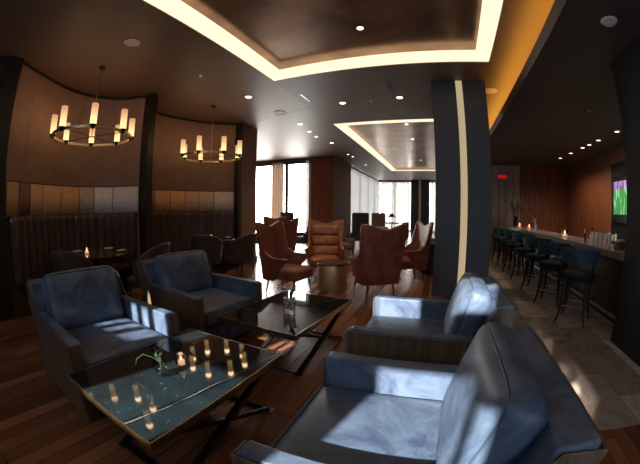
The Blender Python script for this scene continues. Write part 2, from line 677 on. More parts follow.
# main ceiling around the two trays
T1 = (-0.6, 4.72)
T2 = (7.9, 18.3)
c = MB()
c.box(-11.2, -4.75, BACK - .1, 12.9, CZ, CZ + .12)
c.box(-4.75, TX0, BACK - .1, 23.65, CZ, CZ + .12)
c.box(TX1, 1.75, BACK - .1, 23.7, CZ, CZ + .12)
c.box(1.75, 5.4, 12.6, 23.7, CZ, CZ + .12)
c.box(TX0, TX1, BACK - .1, T1[0], CZ, CZ + .12)
c.box(TX0, TX1, T1[1], T2[0], CZ, CZ + .12)
c.box(TX0, TX1, T2[1], 23.7, CZ, CZ + .12)
struct('ceiling', c, M['ceiling'])
for i, (y0, y1) in enumerate((T1, T2)):
    struct('ceiling_%d' % (i + 1), MB().box(TX0 - .05, TX1 + .05, y0 - .05, y1 + .05, CZ + .10, CZ + .16), M['tray'])
struct('ceiling_3', MB().box(1.33, 5.4, BACK - .1, 12.7, BZ, BZ + .06).box(1.69, 1.75, BACK, 12.7, BZ + .06, CZ), M['bar_ceiling'])
struct('trim_1', MB().box(1.31, 1.345, BACK - .1, 12.6, BZ - .004, BZ + .17), M['dark_wall'])
# seams in the ceiling plaster
s = MB()
s.box(TX0 - .006, TX0 + .006, T1[1], T2[0], CZ - .002, CZ + .01)
s.bar((-2.70, 6.35, CZ), (-5.2, 7.1, CZ), .012, .006)
struct('trim_2', s, M['pier'])

# unseen back wall behind the camera; openings placed to shape sun patches
openings = [(-4.10, -3.72, 2.86, 3.15), (-3.47, -3.36, 2.56, 2.92), (-3.28, -3.17, 2.56, 2.92), (-3.08, -2.90, 2.56, 3.0),
            (-2.80, -2.62, 2.70, 3.0), (-2.42, -1.96, 2.15, 2.62), (-1.95, -1.76, 2.15, 2.62), (-1.75, -1.34, 3.40, 3.72), (-1.17, -0.95, 2.15, 2.86), (-.95, -.60, 2.15, 2.86),
            (-.58, -.50, 2.15, 2.75),
            (.25, .36, 2.66, 2.80), (.13, .20, 2.90, 2.96), (.06, .12, 3.15, 3.20), (.0, .05, 3.50, 3.55), (1.3, 2.3, .5, 2.1)]  # small gaps added for sun flecks on tile, wide one for sky fill
wb = MB()
xs = sorted(openings)
xcur = -11.2
for x0, x1, z0, z1 in xs:
    if x0 > xcur:
        wb.box(xcur, x0, BACK - .06, BACK, 0, 4.0)
    if x0 < xcur:
        x0 = xcur
    wb.box(x0, x1, BACK - .06, BACK, 0, z0)
    if (x0, x1) == (-1.95, -1.76):
        wb.box(x0, x1, BACK - .06, BACK, z1, 3.40).box(x0, x1, BACK - .06, BACK, 3.72, 4.0)
    elif (x0, x1) == (-.95, -.60):        # higher opening added to throw sun on an armchair cushion
        wb.box(x0, x1, BACK - .06, BACK, z1, 3.34).box(x0, x1, BACK - .06, BACK, 3.74, 4.0)
    else:
        wb.box(x0, x1, BACK - .06, BACK, z1, 4.0)
    xcur = x1
wb.box(xcur, 5.4, BACK - .06, BACK, 0, 4.0)
struct('wall_back', wb, M['dark_wall'])
struct('light_baffle', MB().box(.88, .98, BACK, -.85, 0, BZ), M['dark_wall'])  # unseen partition added to keep the right opening's light off the left side
portal('sky_portal', (-.9, BACK - .12, 2.1), (PI / 2, 0, 0), 6.6, 3.4)

# left side: near wall, outer shell, booth piers and end wall
struct('wall_left', MB().box(-5.5, -5.22, BACK, .76, 0, CZ), M['dark_wall'])
struct('wall_left_1', MB().box(-6.6, -6.5, BACK, 7.6, 0, CZ), M['dark_wall'])
struct('wall_left_2', MB().box(-6.5, -4.99, 6.86, 7.62, 0, CZ), M['brown_wall'])
struct('wall_left_3', MB().box(-11.2, -6.5, 7.5, 7.62, 0, CZ), M['brown_wall'])
struct('wall_left_4', MB().box(-11.2, -11.1, 7.6, 12.9, 0, CZ), M['brown_wall'])
struct('column_1', MB().box(-6.3, -5.14, .76, 1.04, 0, CZ), M['pier'], bevel=.01)
struct('column_2', MB().box(-6.3, -5.03, 3.77, 3.93, 0, CZ), M['pier'], bevel=.01)
struct('column_3', MB().box(-6.3, -4.96, 6.72, 6.86, 0, CZ), M['pier'], bevel=.01)


def catmull(pts, n=12):
    p = [Vector(pts[0]) * 2 - Vector(pts[1])] + [Vector(q) for q in pts] + [Vector(pts[-1]) * 2 - Vector(pts[-2])]
    out = []
    for i in range(1, len(p) - 2):
        for k in range(n):
            t = k / n
            a, b, c_, d = p[i - 1], p[i], p[i + 1], p[i + 2]
            out.append(0.5 * ((2 * b) + (-a + c_) * t + (2 * a - 5 * b + 4 * c_ - d) * t * t + (-a + 3 * b - 3 * c_ + d) * t ** 3))
    out.append(p[-2])
    return out


class Path:
    """plan curve parametrised by arc length"""
    def __init__(self, pts):
        self.p = catmull([(x, y, 0) for x, y in pts])
        self.s = [0]
        for a, b in zip(self.p, self.p[1:]):
            self.s.append(self.s[-1] + (b - a).length)
        self.L = self.s[-1]

    def at(self, s, off=0.0):
        s = max(0, min(self.L, s))
        for i in range(len(self.s) - 1):
            if s <= self.s[i + 1] or i == len(self.s) - 2:
                t = (s - self.s[i]) / max(1e-9, self.s[i + 1] - self.s[i])
                q = self.p[i].lerp(self.p[i + 1], t)
                d = (self.p[min(i + 2, len(self.p) - 1)] - self.p[max(i - 1, 0)]).normalized()
                return Vector((q.x + d.y * off, q.y - d.x * off, 0))      # +off: towards the room


booth_paths = [Path([(-5.24, 1.05), (-5.58, 1.62), (-5.88, 2.20), (-5.99, 2.72), (-5.90, 3.18), (-5.72, 3.50), (-5.26, 3.765)]),
               Path([(-5.62, 3.93), (-5.90, 4.40), (-5.99, 4.90), (-5.86, 5.55), (-5.62, 6.15), (-5.10, 6.72)])]
NPAN = 8
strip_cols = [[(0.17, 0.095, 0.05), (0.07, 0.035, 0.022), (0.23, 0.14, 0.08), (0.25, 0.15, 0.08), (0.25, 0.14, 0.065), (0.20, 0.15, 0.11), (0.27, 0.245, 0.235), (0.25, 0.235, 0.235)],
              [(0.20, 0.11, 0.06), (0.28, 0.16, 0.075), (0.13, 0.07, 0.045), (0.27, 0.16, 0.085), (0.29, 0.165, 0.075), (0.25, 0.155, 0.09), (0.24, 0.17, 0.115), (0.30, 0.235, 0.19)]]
tile_mats = {}
for bi, path in enumerate(booth_paths):
    L = path.L
    # fabric wall in tall panels: seams are narrow grooves
    nw = 7
    mb = MB()

    def fw(u, v, path=path, L=L):
        s_ = u * L
        ph = (u * nw) % 1.0
        g = -0.012 if min(ph, 1 - ph) < 0.02 else 0.0
        q = path.at(s_, g)
        return (q.x, q.y, v * CZ)
    mb.grid(fw, 350, 1)
    struct('wall_booth_%d' % (bi + 1), mb, M['brown_wall'], smooth=180)
    # crown strip where the curved wall meets the ceiling
    mb = MB()
    mb.grid(lambda u, v, path=path, L=L: (path.at(u * L, .012).x, path.at(u * L, .012).y, CZ - .06 + v * .06), 60, 1)
    struct('trim_%d' % (3 + bi), mb, M['pier'], smooth=180)
    # a row of square panels between the wall and the seat back
    strip = struct('trim_%d' % (5 + bi), MB().grid(lambda u, v, path=path, L=L: (path.at(u * L, .008).x, path.at(u * L, .008).y, 1.40 + v * .56), 60, 1), M['pier'], smooth=180)
    edges = [0]
    ws = [.8, .7, .9, 1.25, 1.05, .8, 1.0, 1.5] if bi == 0 else [.7, .8, .7, 1.1, 1.1, 1.0, 1.0, 1.3]
    for w_ in ws:
        edges.append(edges[-1] + w_)
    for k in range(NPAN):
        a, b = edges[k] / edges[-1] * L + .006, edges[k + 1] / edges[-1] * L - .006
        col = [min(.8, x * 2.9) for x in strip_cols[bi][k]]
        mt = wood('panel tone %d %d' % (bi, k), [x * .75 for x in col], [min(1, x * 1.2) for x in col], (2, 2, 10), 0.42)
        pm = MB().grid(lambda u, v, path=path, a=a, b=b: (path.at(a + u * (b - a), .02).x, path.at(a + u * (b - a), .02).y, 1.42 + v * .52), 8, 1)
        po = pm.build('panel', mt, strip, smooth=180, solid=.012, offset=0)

# ---- far left windows (their wall stands at Y = 12.75)
FY = 12.75
w = MB()
w.box(-11.2, -5.5, FY, FY + .15, 3.62, CZ)
w.box(-11.2, -5.5, FY, FY + .15, 0, .06)
w.box(-11.2, -10.9, FY, FY + .15, .06, 3.62)
struct('wall_far_left', w, M['frame'])
wx = [-10.9, -8.75, -6.72, -5.53]
for k in range(3):
    x0, x1 = wx[k], wx[k + 1]
    fr = MB()
    for xa, xb in ((x0, x0 + .07), (x1 - .07, x1)):
        fr.box(xa, xb, FY + .03, FY + .11, .06, 3.62)
    fr.box(x0, x1, FY + .03, FY + .11, .06, .13).box(x0, x1, FY + .03, FY + .11, 3.55, 3.62)
    win = struct('window_%d' % (k + 1), fr, M['frame'])
    MB().box(x0 + .07, x1 - .07, FY + .06, FY + .075, .13, 3.55).build('pane', M['pane'], win)
portal('sky_portal', (-8.2, FY + .2, 1.85), (-PI / 2, 0, 0), 5.4, 3.5)

# ---- wood clad block between the two window walls
struct('wall_wood', MB().box(-5.5, -4.46, FY, 15.5, -.1, CZ + .1), M['redwood'], bevel=.01)
struct('trim_7', MB().box(-5.515, -4.445, FY - .015, 15.5, 3.72, CZ), M['pier'])

# ---- far window wall along X = -4.5 and the end wall
w = MB()
w.box(-4.75, -4.6, 15.5, 23.6, 3.66, CZ).box(-4.75, -4.6, 15.5, 23.6, 0, .06)
struct('wall_far_side', w, M['frame'])
ys = [15.5, 17.5, 19.5, 21.5, 23.5]
for k in range(4):
    fr = MB()
    for ya, yb in ((ys[k], ys[k] + .06), (ys[k + 1] - .06, ys[k + 1])):
        fr.box(-4.72, -4.64, ya, yb, .06, 3.66)
    fr.box(-4.72, -4.64, ys[k], ys[k + 1], .06, .12).box(-4.72, -4.64, ys[k], ys[k + 1], 3.6, 3.66)
    win = struct('window_%d' % (4 + k), fr, M['frame'])
    MB().box(-4.69, -4.675, ys[k] + .06, ys[k + 1] - .06, .12, 3.6).build('pane', M['pane'], win)
portal('sky_portal', (-4.82, 19.5, 1.85), (0, -PI / 2, 0), 3.6, 8.0)
EY = 23.5
w = MB()
w.box(-4.75, 1.7, EY, EY + .15, 3.66, CZ).box(-4.75, 1.7, EY, EY + .15, 0, .06)
w.box(-2.1, -.78, EY, EY + .15, .06, 3.66)
w.box(.9, 1.7, EY, EY + .15, .06, 3.66)
struct('wall_end', w, M['dark_wall'])
struct('column_4', MB().box(-2.12, -1.56, EY - .16, EY, 0, CZ).box(-1.36, -.76, EY - .16, EY, 0, CZ).box(-1.6, -1.3, EY - .06, EY, 0, CZ), M['pier'])
struct('trim_8', MB().box(-1.54, -1.38, EY - .10, EY - .06, 0, CZ), M['brass_pale'])
for k, (x0, x1) in enumerate(((-4.6, -3.35), (-3.35, -2.1), (-.78, .9))):
    fr = MB()
    for xa, xb in ((x0, x0 + .06), (x1 - .06, x1)):
        fr.box(xa, xb, EY + .03, EY + .11, .06, 3.66)
    fr.box(x0, x1, EY + .03, EY + .11, .06, .12).box(x0, x1, EY + .03, EY + .11, 3.6, 3.66)
    win = struct('window_%d' % (8 + k), fr, M['frame'])
    MB().box(x0 + .06, x1 - .06, EY + .06, EY + .075, .12, 3.6).build('pane', M['pane'], win)
portal('sky_portal', (-2.0, EY + .2, 1.85), (-PI / 2, 0, 0), 5.6, 3.6)

# ---- right side: bar walls
struct('wall_right', MB().box(5.25, 5.4, BACK, 12.6, 0, CZ), M['barwood'])
struct('wall_bar_end', MB().box(3.24, 5.25, 12.42, 12.6, 0, BZ), M['barwood'])
gp = MB()
gp.box(1.75, 3.24, 12.52, 12.6, 0, BZ)
for k in range(5):
    x0 = 1.76 + k * .30
    gp.box(x0, x0 + .27, 12.44, 12.52, 0, BZ)
struct('wall_bar_end_1', gp, M['greypanel'])
struct('wall_bar_side', MB().box(1.7, 1.82, 12.6, 23.6, 0, CZ), M['dark_wall'])
struct('wall_right_1', MB().box(5.17, 5.25, 4.0, 8.55, .0, 2.95), M['black_column'])

# ---- the pillar in the middle: two leather panels either side of a lit inlay
pil = struct('column_5', MB().box(-.06, .90, 5.49, 6.35, 0, CZ), M['pillar_dark'])
MB().box(-.07, .355, 5.465, 5.5, 0, CZ).box(-.07, -.055, 5.49, 6.36, 0, CZ).build('leather_panel', M['pillar'], pil, bevel=.006)
MB().box(.50, .91, 5.465, 5.5, 0, CZ).box(.895, .91, 5.49, 6.36, 0, CZ).build('leather_panel', M['pillar'], pil, bevel=.006)
MB().box(.368, .487, 5.474, 5.5, 0, CZ).build('lit_inlay', M['inlay'], pil)

# ---- black column cutting off the bar at the right
struct('column_6', MB().box(2.36, 3.4, 2.62, 3.52, 0, BZ), M['black_column'], bevel=.012)
struct('baseboard_left', MB().box(-6.4, -4.975, 7.62, 7.64, 0, .12).box(-4.99, -4.97, 6.86, 7.64, 0, .12), M['pier'])

# ================================================================== LIGHTS OF THE ROOM
for i, (y0, y1) in enumerate((T1, T2)):
    W_ = .30
    st = MB()
    z0, z1 = CZ + .012, CZ + .03
    st.box(TX0 + .003, TX0 + W_, y0 + .003, y1 - .003, z0, z1)
    st.box(TX1 - .24, TX1 - .003, y0 + .003, y1 - .003, z0, z1)
    st.box(TX0 + W_, TX1 - .24, y1 - .36, y1 - .003, z0, z1)
    st.box(TX0 + W_, TX1 - .24, y0 + .003, y0 + .30, z0, z1)
    o = st.build('light_strip', M['strip'])
    tag(o, ('cream glowing light strip framing the nearer dark ceiling tray', 'cream glowing light strip framing the farther glossy ceiling tray')[i], 'ceiling light')

o = MB().box(1.40, 1.62, BACK, 12.5, BZ + .075, BZ + .10).build('cove_light', M['cove_led'])
tag(o, 'amber cove light hidden behind the edge of the lower bar ceiling', 'ceiling light')


def spot(loc, energy, size=95, color=(1, .78, .58)):
    l = bpy.data.lights.new('downlight_beam', 'SPOT')
    l.energy = energy
    l.spot_size = math.radians(size)
    l.spot_blend = .7
    l.color = color
    l.shadow_soft_size = .06
    o = bpy.data.objects.new('downlight_beam', l)
    COL.objects.link(o)
    o.location = loc
    return o


def downlight(x, y, z, label, r=.075, energy=25, disc='lamp_disc', group=None):
    t = thing('downlight', (x, y, z), 0, label, 'downlight', group)
    MB().lathe([(r * .78, .0), (r, -.008), (r * 1.05, 0), (r * .9, .004)], 20).build('trim_ring', M['white_plastic'], t)
    MB().lathe([(0, -.003), (r * .8, -.003), (r * .8, .004), (0, .004)], 20).build('lamp', M[disc], t)
    if energy:
        spot((x, y, z - .03), energy, 95 if disc == 'lamp_disc' else 145)
    return t


DL = [(-3.65, 5.18, 'round recessed downlight in the brown ceiling above the second booth'),
      (-3.60, 7.59, 'recessed downlight above the gap between booth end wall and windows'),
      (-3.62, 10.2, 'small far downlight left of the farther ceiling tray, midway along'),
      (-5.78, 11.45, 'lone far downlight close to the left windows'),
      (-2.00, 6.33, 'left downlight of the pair between the two ceiling trays'),
      (-.75, 6.26, 'right downlight of the pair between the two ceiling trays')]
for x, y, lb in DL:
    downlight(x, y, CZ, lb, energy=30)
for x, y, lb in ((-3.70, 8.45, 'tiny adjustable downlight second in the row beside the farther tray'),
                 (-3.76, 9.13, 'tiny adjustable downlight third in the row beside the farther tray'),
                 (-3.72, 12.5, 'tiny distant downlight near the wood clad block'),
                 (-3.68, 13.1, 'tiny distant downlight just past the wood block corner'),
                 (-3.70, 15.6, 'farthest tiny downlight beside the sheer curtains')):
    downlight(x, y, CZ, lb, r=.06, energy=0)
TZ = CZ + .10
downlight(-.90, 3.66, TZ, 'single small downlight in the middle of the nearer dark tray', r=.05, energy=8)
for k, y in enumerate((8.7, 10.6, 15.0)):
    downlight(-.88, y, TZ, ('nearest small downlight on the centre line of the farther tray', 'middle small downlight on the centre line of the farther tray', 'farthest small downlight on the centre line of the farther tray')[k], r=.06, energy=8)
BL = [(4.20, 6.50, 'bar downlight nearest the black column'), (4.19, 7.47, 'second bar downlight from the black column'),
      (4.20, 8.05, 'third bar downlight, dimmer and tilted'), (4.19, 8.48, 'fourth bar downlight from the black column'),
      (4.18, 9.36, 'fifth bar downlight, before the corner'), (4.18, 10.3, 'farthest bar downlight near the bar corner')]
for k, (x, y, lb) in enumerate(BL):
    downlight(x, y, BZ, lb + ' in the dark bar ceiling', r=.07, energy=(65 if k != 2 else 0), disc='bar_disc')


def ceiling_disc(name, x, y, z, r, label, cat):
    t = thing(name, (x, y, z), 0, label, cat)
    MB().lathe([(r * .9, -.002), (r, -.012), (r * 1.02, 0)], 28).build('rim', M['white_plastic'], t)
    MB().lathe([(0, -.006), (r * .92, -.006), (r * .92, 0), (0, 0)], 28).build('grille', M['grille'], t)
    return t


ceiling_disc('ceiling_speaker', -3.66, 2.22, CZ, .12, 'round grey ceiling speaker above the nearer booth', 'speaker')
ceiling_disc('ceiling_speaker', -3.60, 6.43, CZ, .14, 'round pale ceiling speaker left of the gap between trays', 'speaker')
ceiling_disc('ceiling_speaker', 1.08, 5.95, CZ, .14, 'round speaker on the amber lit ceiling beside the tall pillar', 'speaker')
t = thing('smoke_detector', (1.87, 2.57, BZ), 0, 'round grey smoke detector on the dark bar ceiling', 'smoke detector')
MB().lathe([(0, -.012), (.085, -.012), (.095, 0)], 28).build('base', M['white_plastic'], t)
MB().lathe([(0, -.05), (.04, -.05), (.062, -.036), (.065, -.012)], 24).build('sensor_head', M['grille'], t)
for x, y, z, lb in ((-3.72, 3.78, CZ, 'small sprinkler head on the ceiling between the chandeliers'),
                    (-1.38, 6.37, CZ, 'small sprinkler head between the paired downlights'),
                    (2.9, 5.4, BZ, 'small dark sprinkler head on the bar ceiling')):
    t = thing('ceiling_sprinkler', (x, y, z), 0, lb, 'sprinkler')
    MB().lathe([(0, -.006), (.028, -.006), (.03, 0)], 14).build('plate', M['white_plastic'], t)
    MB().lathe([(0, -.035), (.016, -.033), (.008, -.02), (.008, -.006)], 12).build('nozzle', M['chrome'], t)
for x, y, lb in ((-.86, 5.6, 'narrow dark ceiling vent slot right of the pair of downlights'), (-2.62, 5.75, 'narrow dark ceiling vent slot left of the pair of downlights')):
    t = thing('ceiling_vent', (x, y, CZ), 0, lb, 'vent')
    MB().box(-.03, .03, -.26, .26, -.006, 0).build('slot_frame', M['pier'], t)
    MB().box(-.012, .012, -.24, .24, -.008, -.002).build('slot', M['black'], t)


# ---- chandeliers
def chandelier(x, y, phase, label):
    Z = 2.62
    t = thing('chandelier', (x, y, Z), 0, label, 'chandelier', 'brass ring chandeliers over the booths')
    R_ = .66
    MB().lathe([(R_ - .014, -.02), (R_ + .014, -.02), (R_ + .014, .02), (R_ - .014, .02), (R_ - .014, -.02)], 64).build('ring', M['brass'], t)
    MB().tube([(0, 0, .0), (0, 0, CZ - Z - .02)], .007, 8).build('stem', M['brass'], t)
    MB().lathe([(0, CZ - Z - .05), (.03, CZ - Z - .05), (.065, CZ - Z - .02), (.065, CZ - Z), (0, CZ - Z)], 20).build('canopy', M['bronze'], t)
    sp = MB()
    for k in range(2):
        a = k * PI / 2 + .4
        sp.tube([(R_ * math.cos(a), R_ * math.sin(a), 0), (-R_ * math.cos(a), -R_ * math.sin(a), 0)], .006, 6)
    sp.build('spokes', M['bronze'], t)
    for k in range(8):
        a = k * PI / 4 + phase
        l = bpy.data.lights.new('lamp_glow', 'POINT')
        l.energy = 1.5
        l.color = (1, .62, .34)
        l.shadow_soft_size = .06
        lo = bpy.data.objects.new('lamp_glow', l)
        COL.objects.link(lo)
        lo.location = (x + R_ * math.cos(a), y + R_ * math.sin(a), Z + .38)
        px, py = R_ * math.cos(a), R_ * math.sin(a)
        cup = MB().lathe([(0, -.035), (.02, -.03), (.05, .012), (.056, .03), (.0, .03)], 16).build('lamp_cup', M['bronze'], t, loc=(px, py, 0))
        MB().lathe([(.0, .0), (.05, .0), (.052, .30), (.046, .30), (.044, .29), (.0, .27)], 16).build('lamp_shade', M['shade'], t, loc=(px, py, .03))
    return t


chandelier(-4.70, 2.34, -.463, 'brass ring chandelier with candle shades over the nearer booth')
chandelier(-4.64, 5.24, -.454, 'brass ring chandelier with candle shades over the farther booth')


# ================================================================== BOOTHS
def banquette(path, label, n):
    t = thing('banquette', (0, 0, 0), 0, label, 'banquette')
    L = path.L
    a, b = .03, L - .03

    def fb(u, v):
        s_ = a + u * (b - a)
        ph = (u * n) % 1.0
        rib = .075 * math.sqrt(max(0, math.sin(PI * ph)))
        if v < .82:
            z = .42 + (1.40 - .42) * v / .82
            off = .12 + rib - .03 * v
        else:
            th = (v - .82) / .18 * PI
            z = 1.40 + .045 * math.sin(th)
            off = .12 - .03 * .82 + rib * (1 - (v - .82) / .18) - .075 * (1 - math.cos(th)) / 2
        q = path.at(s_, off)
        return (q.x, q.y, z)
    MB().grid(fb, n * 8, 22).build('channel_back', M['channel'], t, smooth=180)

    def fs(u, v):
        s_ = a + u * (b - a)
        off, z = [(.10, .40), (.10, .47), (.36, .48), (.58, .475), (.63, .44), (.63, .36), (.58, .33)][int(round(v * 6))]
        q = path.at(s_, off)
        return (q.x, q.y, z)
    MB().grid(fs, 40, 6).build('seat', M['channel'], t, smooth=60)
    MB().grid(lambda u, v: (*path.at(a + u * (b - a), .56)[:2], v * .34), 40, 1).build('plinth', M['pier'], t, smooth=180)
    return t


banquette(booth_paths[0], 'dark brown channel tufted curved banquette of the nearer booth', 17)
banquette(booth_paths[1], 'dark brown channel tufted curved banquette of the farther booth', 16)


def booth_table(x, y, r, label):
    t = thing('booth_table', (x, y, 0), 0, label, 'table', 'round booth dining tables')
    MB().lathe([(0, .765), (r - .03, .765), (r, .775), (r, .792), (r - .01, .80), (0, .80)], 40).build('tabletop', M['tabletop'], t)
    MB().lathe([(.05, .03), (.045, .2), (.045, .6), (.12, .765)], 16).build('pedestal', M['bronze'], t)
    MB().lathe([(0, .0), (.30, .0), (.30, .015), (.06, .04), (0, .04)], 28).build('base', M['bronze'], t)
    return t


booth_table(-4.96, 2.58, .60, 'round dark wood table set with napkins in the nearer booth')
booth_table(-4.93, 5.62, .56, 'round dark wood table set with plates in the farther booth')


def place_setting(x, y, rz, z, label):
    t = thing('place_setting', (x, y, z), rz, label, 'place setting', 'napkins on plates on the booth tables')
    MB().lathe([(0, .0), (.08, .0), (.12, .012), (.118, .016), (.08, .006), (0, .005)], 24).build('plate', M['black'], t)
    MB().cushion((0, 0, .021), (.085, .05, .014), .012, 6).build('napkin', M['napkin'], t)
    return t


place_setting(-5.28, 2.38, .5, .80, 'cream napkin on a dark plate at the left of the nearer booth table')
place_setting(-5.18, 2.98, 1.2, .80, 'cream napkin on a dark plate at the back of the nearer booth table')
place_setting(-4.70, 2.96, 2.0, .80, 'cream napkin on a dark plate at the right of the nearer booth table')
place_setting(-5.25, 5.36, .5, .80, 'cream napkin on a dark plate at the left of the farther booth table')
place_setting(-4.68, 5.92, 2.0, .80, 'cream napkin on a dark plate at the right of the farther booth table')


def candle(x, y, z, label, s=1.0):
    t = thing('candle', (x, y, z), 0, label, 'candle')
    MB().lathe([(0, 0), (.036 * s, 0), (.042 * s, .03 * s), (.04 * s, .075 * s), (.037 * s, .075 * s), (.038 * s, .03 * s), (.033 * s, .006 * s), (0, .006 * s)], 18).build('glass_cup', M['amber_glass'], t)
    MB().lathe([(0, .007 * s), (.028 * s, .007 * s), (.028 * s, .03 * s), (0, .03 * s)], 14).build('wax', M['wax'], t)
    MB().lathe([(0, .032 * s), (.007 * s, .04 * s), (.008 * s, .05 * s), (0, .072 * s)], 10).build('flame', M['flame'], t)
    return t


candle(-4.98, 2.42, .80, 'lit candle glowing in the middle of the nearer booth table', 1.3)
candle(-5.02, 5.70, .80, 'lit candle glowing in the middle of the farther booth table', 1.2)


def legs(t, spots, z_top, r0, r1, splay, material, zc=0):
    for x, y in spots:
        d = Vector((x, y, 0))
        d = d.normalized() * splay if d.length else d
        MB().tube([(x + d.x, y + d.y, 0), (x + d.x * .45, y + d.y * .45, z_top * .45), (x, y, z_top)], [r1, (r0 + r1) / 2, r0], 8).build('leg', material, t)


def make_dining_chair(label):
    t = thing('dining_chair', (0, 0, 0), 0, label, 'chair', 'dark dining chairs at the booth tables')

    def shell(u, v):            # u round the back, v up; facing +x
        th = (u - .5) * 2 * 1.95
        k = min(1, abs(u - .5) * 2)
        top = .98 - .31 * k ** 2.2
        z = .36 + (top - .36) * v
        rr = .27 + .05 * v
        x = -.02 - rr * math.cos(th) * (1 + .12 * v)
        return (x, rr * math.sin(th) * .98, z)
    MB().grid(shell, 28, 8).build('backrest', M['dine'], t, smooth=180, solid=.045, offset=0, bevel=.012)
    MB().cushion((.03, 0, .41), (.25, .235, .065), .05, 8, (0, 0, .015)).build('seat', M['dine'], t, smooth=180)
    legs(t, [(.22, .19), (.22, -.19), (-.2, .18), (-.2, -.18)], .36, .02, .011, .05, M['darkleg'])
    return t


dc = make_dining_chair('dark curved back chair with its back to the nearer booth table candle')
dc.location = (-4.42, 1.90, 0)
dc.rotation_euler = (0, 0, math.radians(128))
dc['label'] = 'dark curved back dining chair at the left of the nearer booth table'
dup(dc, (-4.08, 3.05, 0), math.radians(205), 'dark curved back dining chair at the right of the nearer booth table')
dup(dc, (-4.50, 4.98, 0), math.radians(118), 'dark dining chair with its back turned before the farther booth table')
dup(dc, (-4.00, 5.46, 0), math.radians(178), 'dark curved back dining chair right of the farther booth table, in profile')


# ================================================================== LOUNGE: BLUE ARMCHAIRS
def make_armchair():
    t = thing('armchair', (0, 0, 0), 0, '', 'armchair', 'blue leather lounge armchairs round the coffee tables')
    # facing +x; width 1.0, front at x=.58
    for s_ in (-1, 1):
        yo, yi = s_ * .5, s_ * .40
        ya, yb = min(yo, yi), max(yo, yi)
        inner = s_ * .488
        y0, y1 = (min(inner, yi), max(inner, yi))
        arm = MB().prism([(.572, .30), (.572, .612), (.558, .625), (-.30, .625), (-.42, .30)], y0, y1, 'y').build('arm', M['blue'], t, bevel=.012)
        pn = MB()
        pn.prism([(.586, .02), (.586, .612), (-.33, .612), (-.50, .02)], *sorted((yo, inner + s_ * .001)), axis='y')
        pn.prism([(.574, .02), (.586, .02), (.586, .612), (.574, .612)], y0, y1, 'y')
        pn.build('arm_panel', M['veneer'], arm, bevel=.004)
    # raked back frame
    bf = MB().prism([(-.24, .26), (-.42, .855), (-.545, .875), (-.565, .86), (-.42, .26)], -.487, .487, 'y').build('back_frame', M['blue'], t, bevel=.014)
    bp = MB()
    bp.prism([(-.422, .02), (-.575, .845), (-.590, .845), (-.44, .02)], -.5, .5, 'y')
    for s_ in (-1, 1):
        bp.prism([(-.28, .60), (-.435, .845), (-.578, .845), (-.50, .44)], *sorted((s_ * .489, s_ * .5)), axis='y')
    bp.build('back_panel', M['veneer'], bf, bevel=.004)
    MB().box(-.40, .53, -.398, .398, .04, .275).build('seat_base', M['blue'], t, bevel=.01)
    sc = MB().cushion((.135, 0, .365), (.445, .395, .09), .05, 14, (.01, 0, .03)).build('seat_cushion', M['blue'], t, smooth=180)
    pts = [(.575, -.36, .435), (.575, .36, .435)]
    MB().tube([(.55, -.375, .44), (.572, -.33, .441), (.574, 0, .447), (.572, .33, .441), (.55, .375, .44)], .006, 6).build('piping', M['blue_pipe'], sc)
    xf = Matrix.Translation((-.275, 0, .675)) @ Matrix.Rotation(math.radians(-17), 4, 'Y')
    bc = MB().cushion((0, 0, 0), (.095, .385, .265), .07, 14, (.045, 0, .012), xf).build('back_cushion', M['blue'], t, smooth=180)
    pp = []
    hw, hh = .368, .250
    for k in range(40):
        a = 2 * PI * k / 40
        ca, sa = math.cos(a), math.sin(a)
        y = math.copysign(abs(ca) ** .25, ca) * hw
        z = math.copysign(abs(sa) ** .25, sa) * hh
        pp.append(xf @ Vector((.075, y, z)))
    MB().tube(pp, .006, 6, closed=True).build('piping', M['blue_pipe'], bc)
    return t


ac = make_armchair()
ac.location = (-2.54, 1.26, 0)
ac.rotation_euler = (0, 0, math.radians(-4))
ac['label'] = 'blue leather armchair at the left, beside the coffee table with the candle'
dup(ac, (-2.60, 2.68, 0), math.radians(-8), 'blue grey leather armchair behind the left one, nearest the farther booth')
dup(ac, (-.01, 2.52, 0), PI, 'sunlit blue leather armchair facing the farther coffee table, in front of the pillar')
dup(ac, (-.01, 1.16, 0), PI, 'big blue leather armchair in the bottom right, closest to the camera')


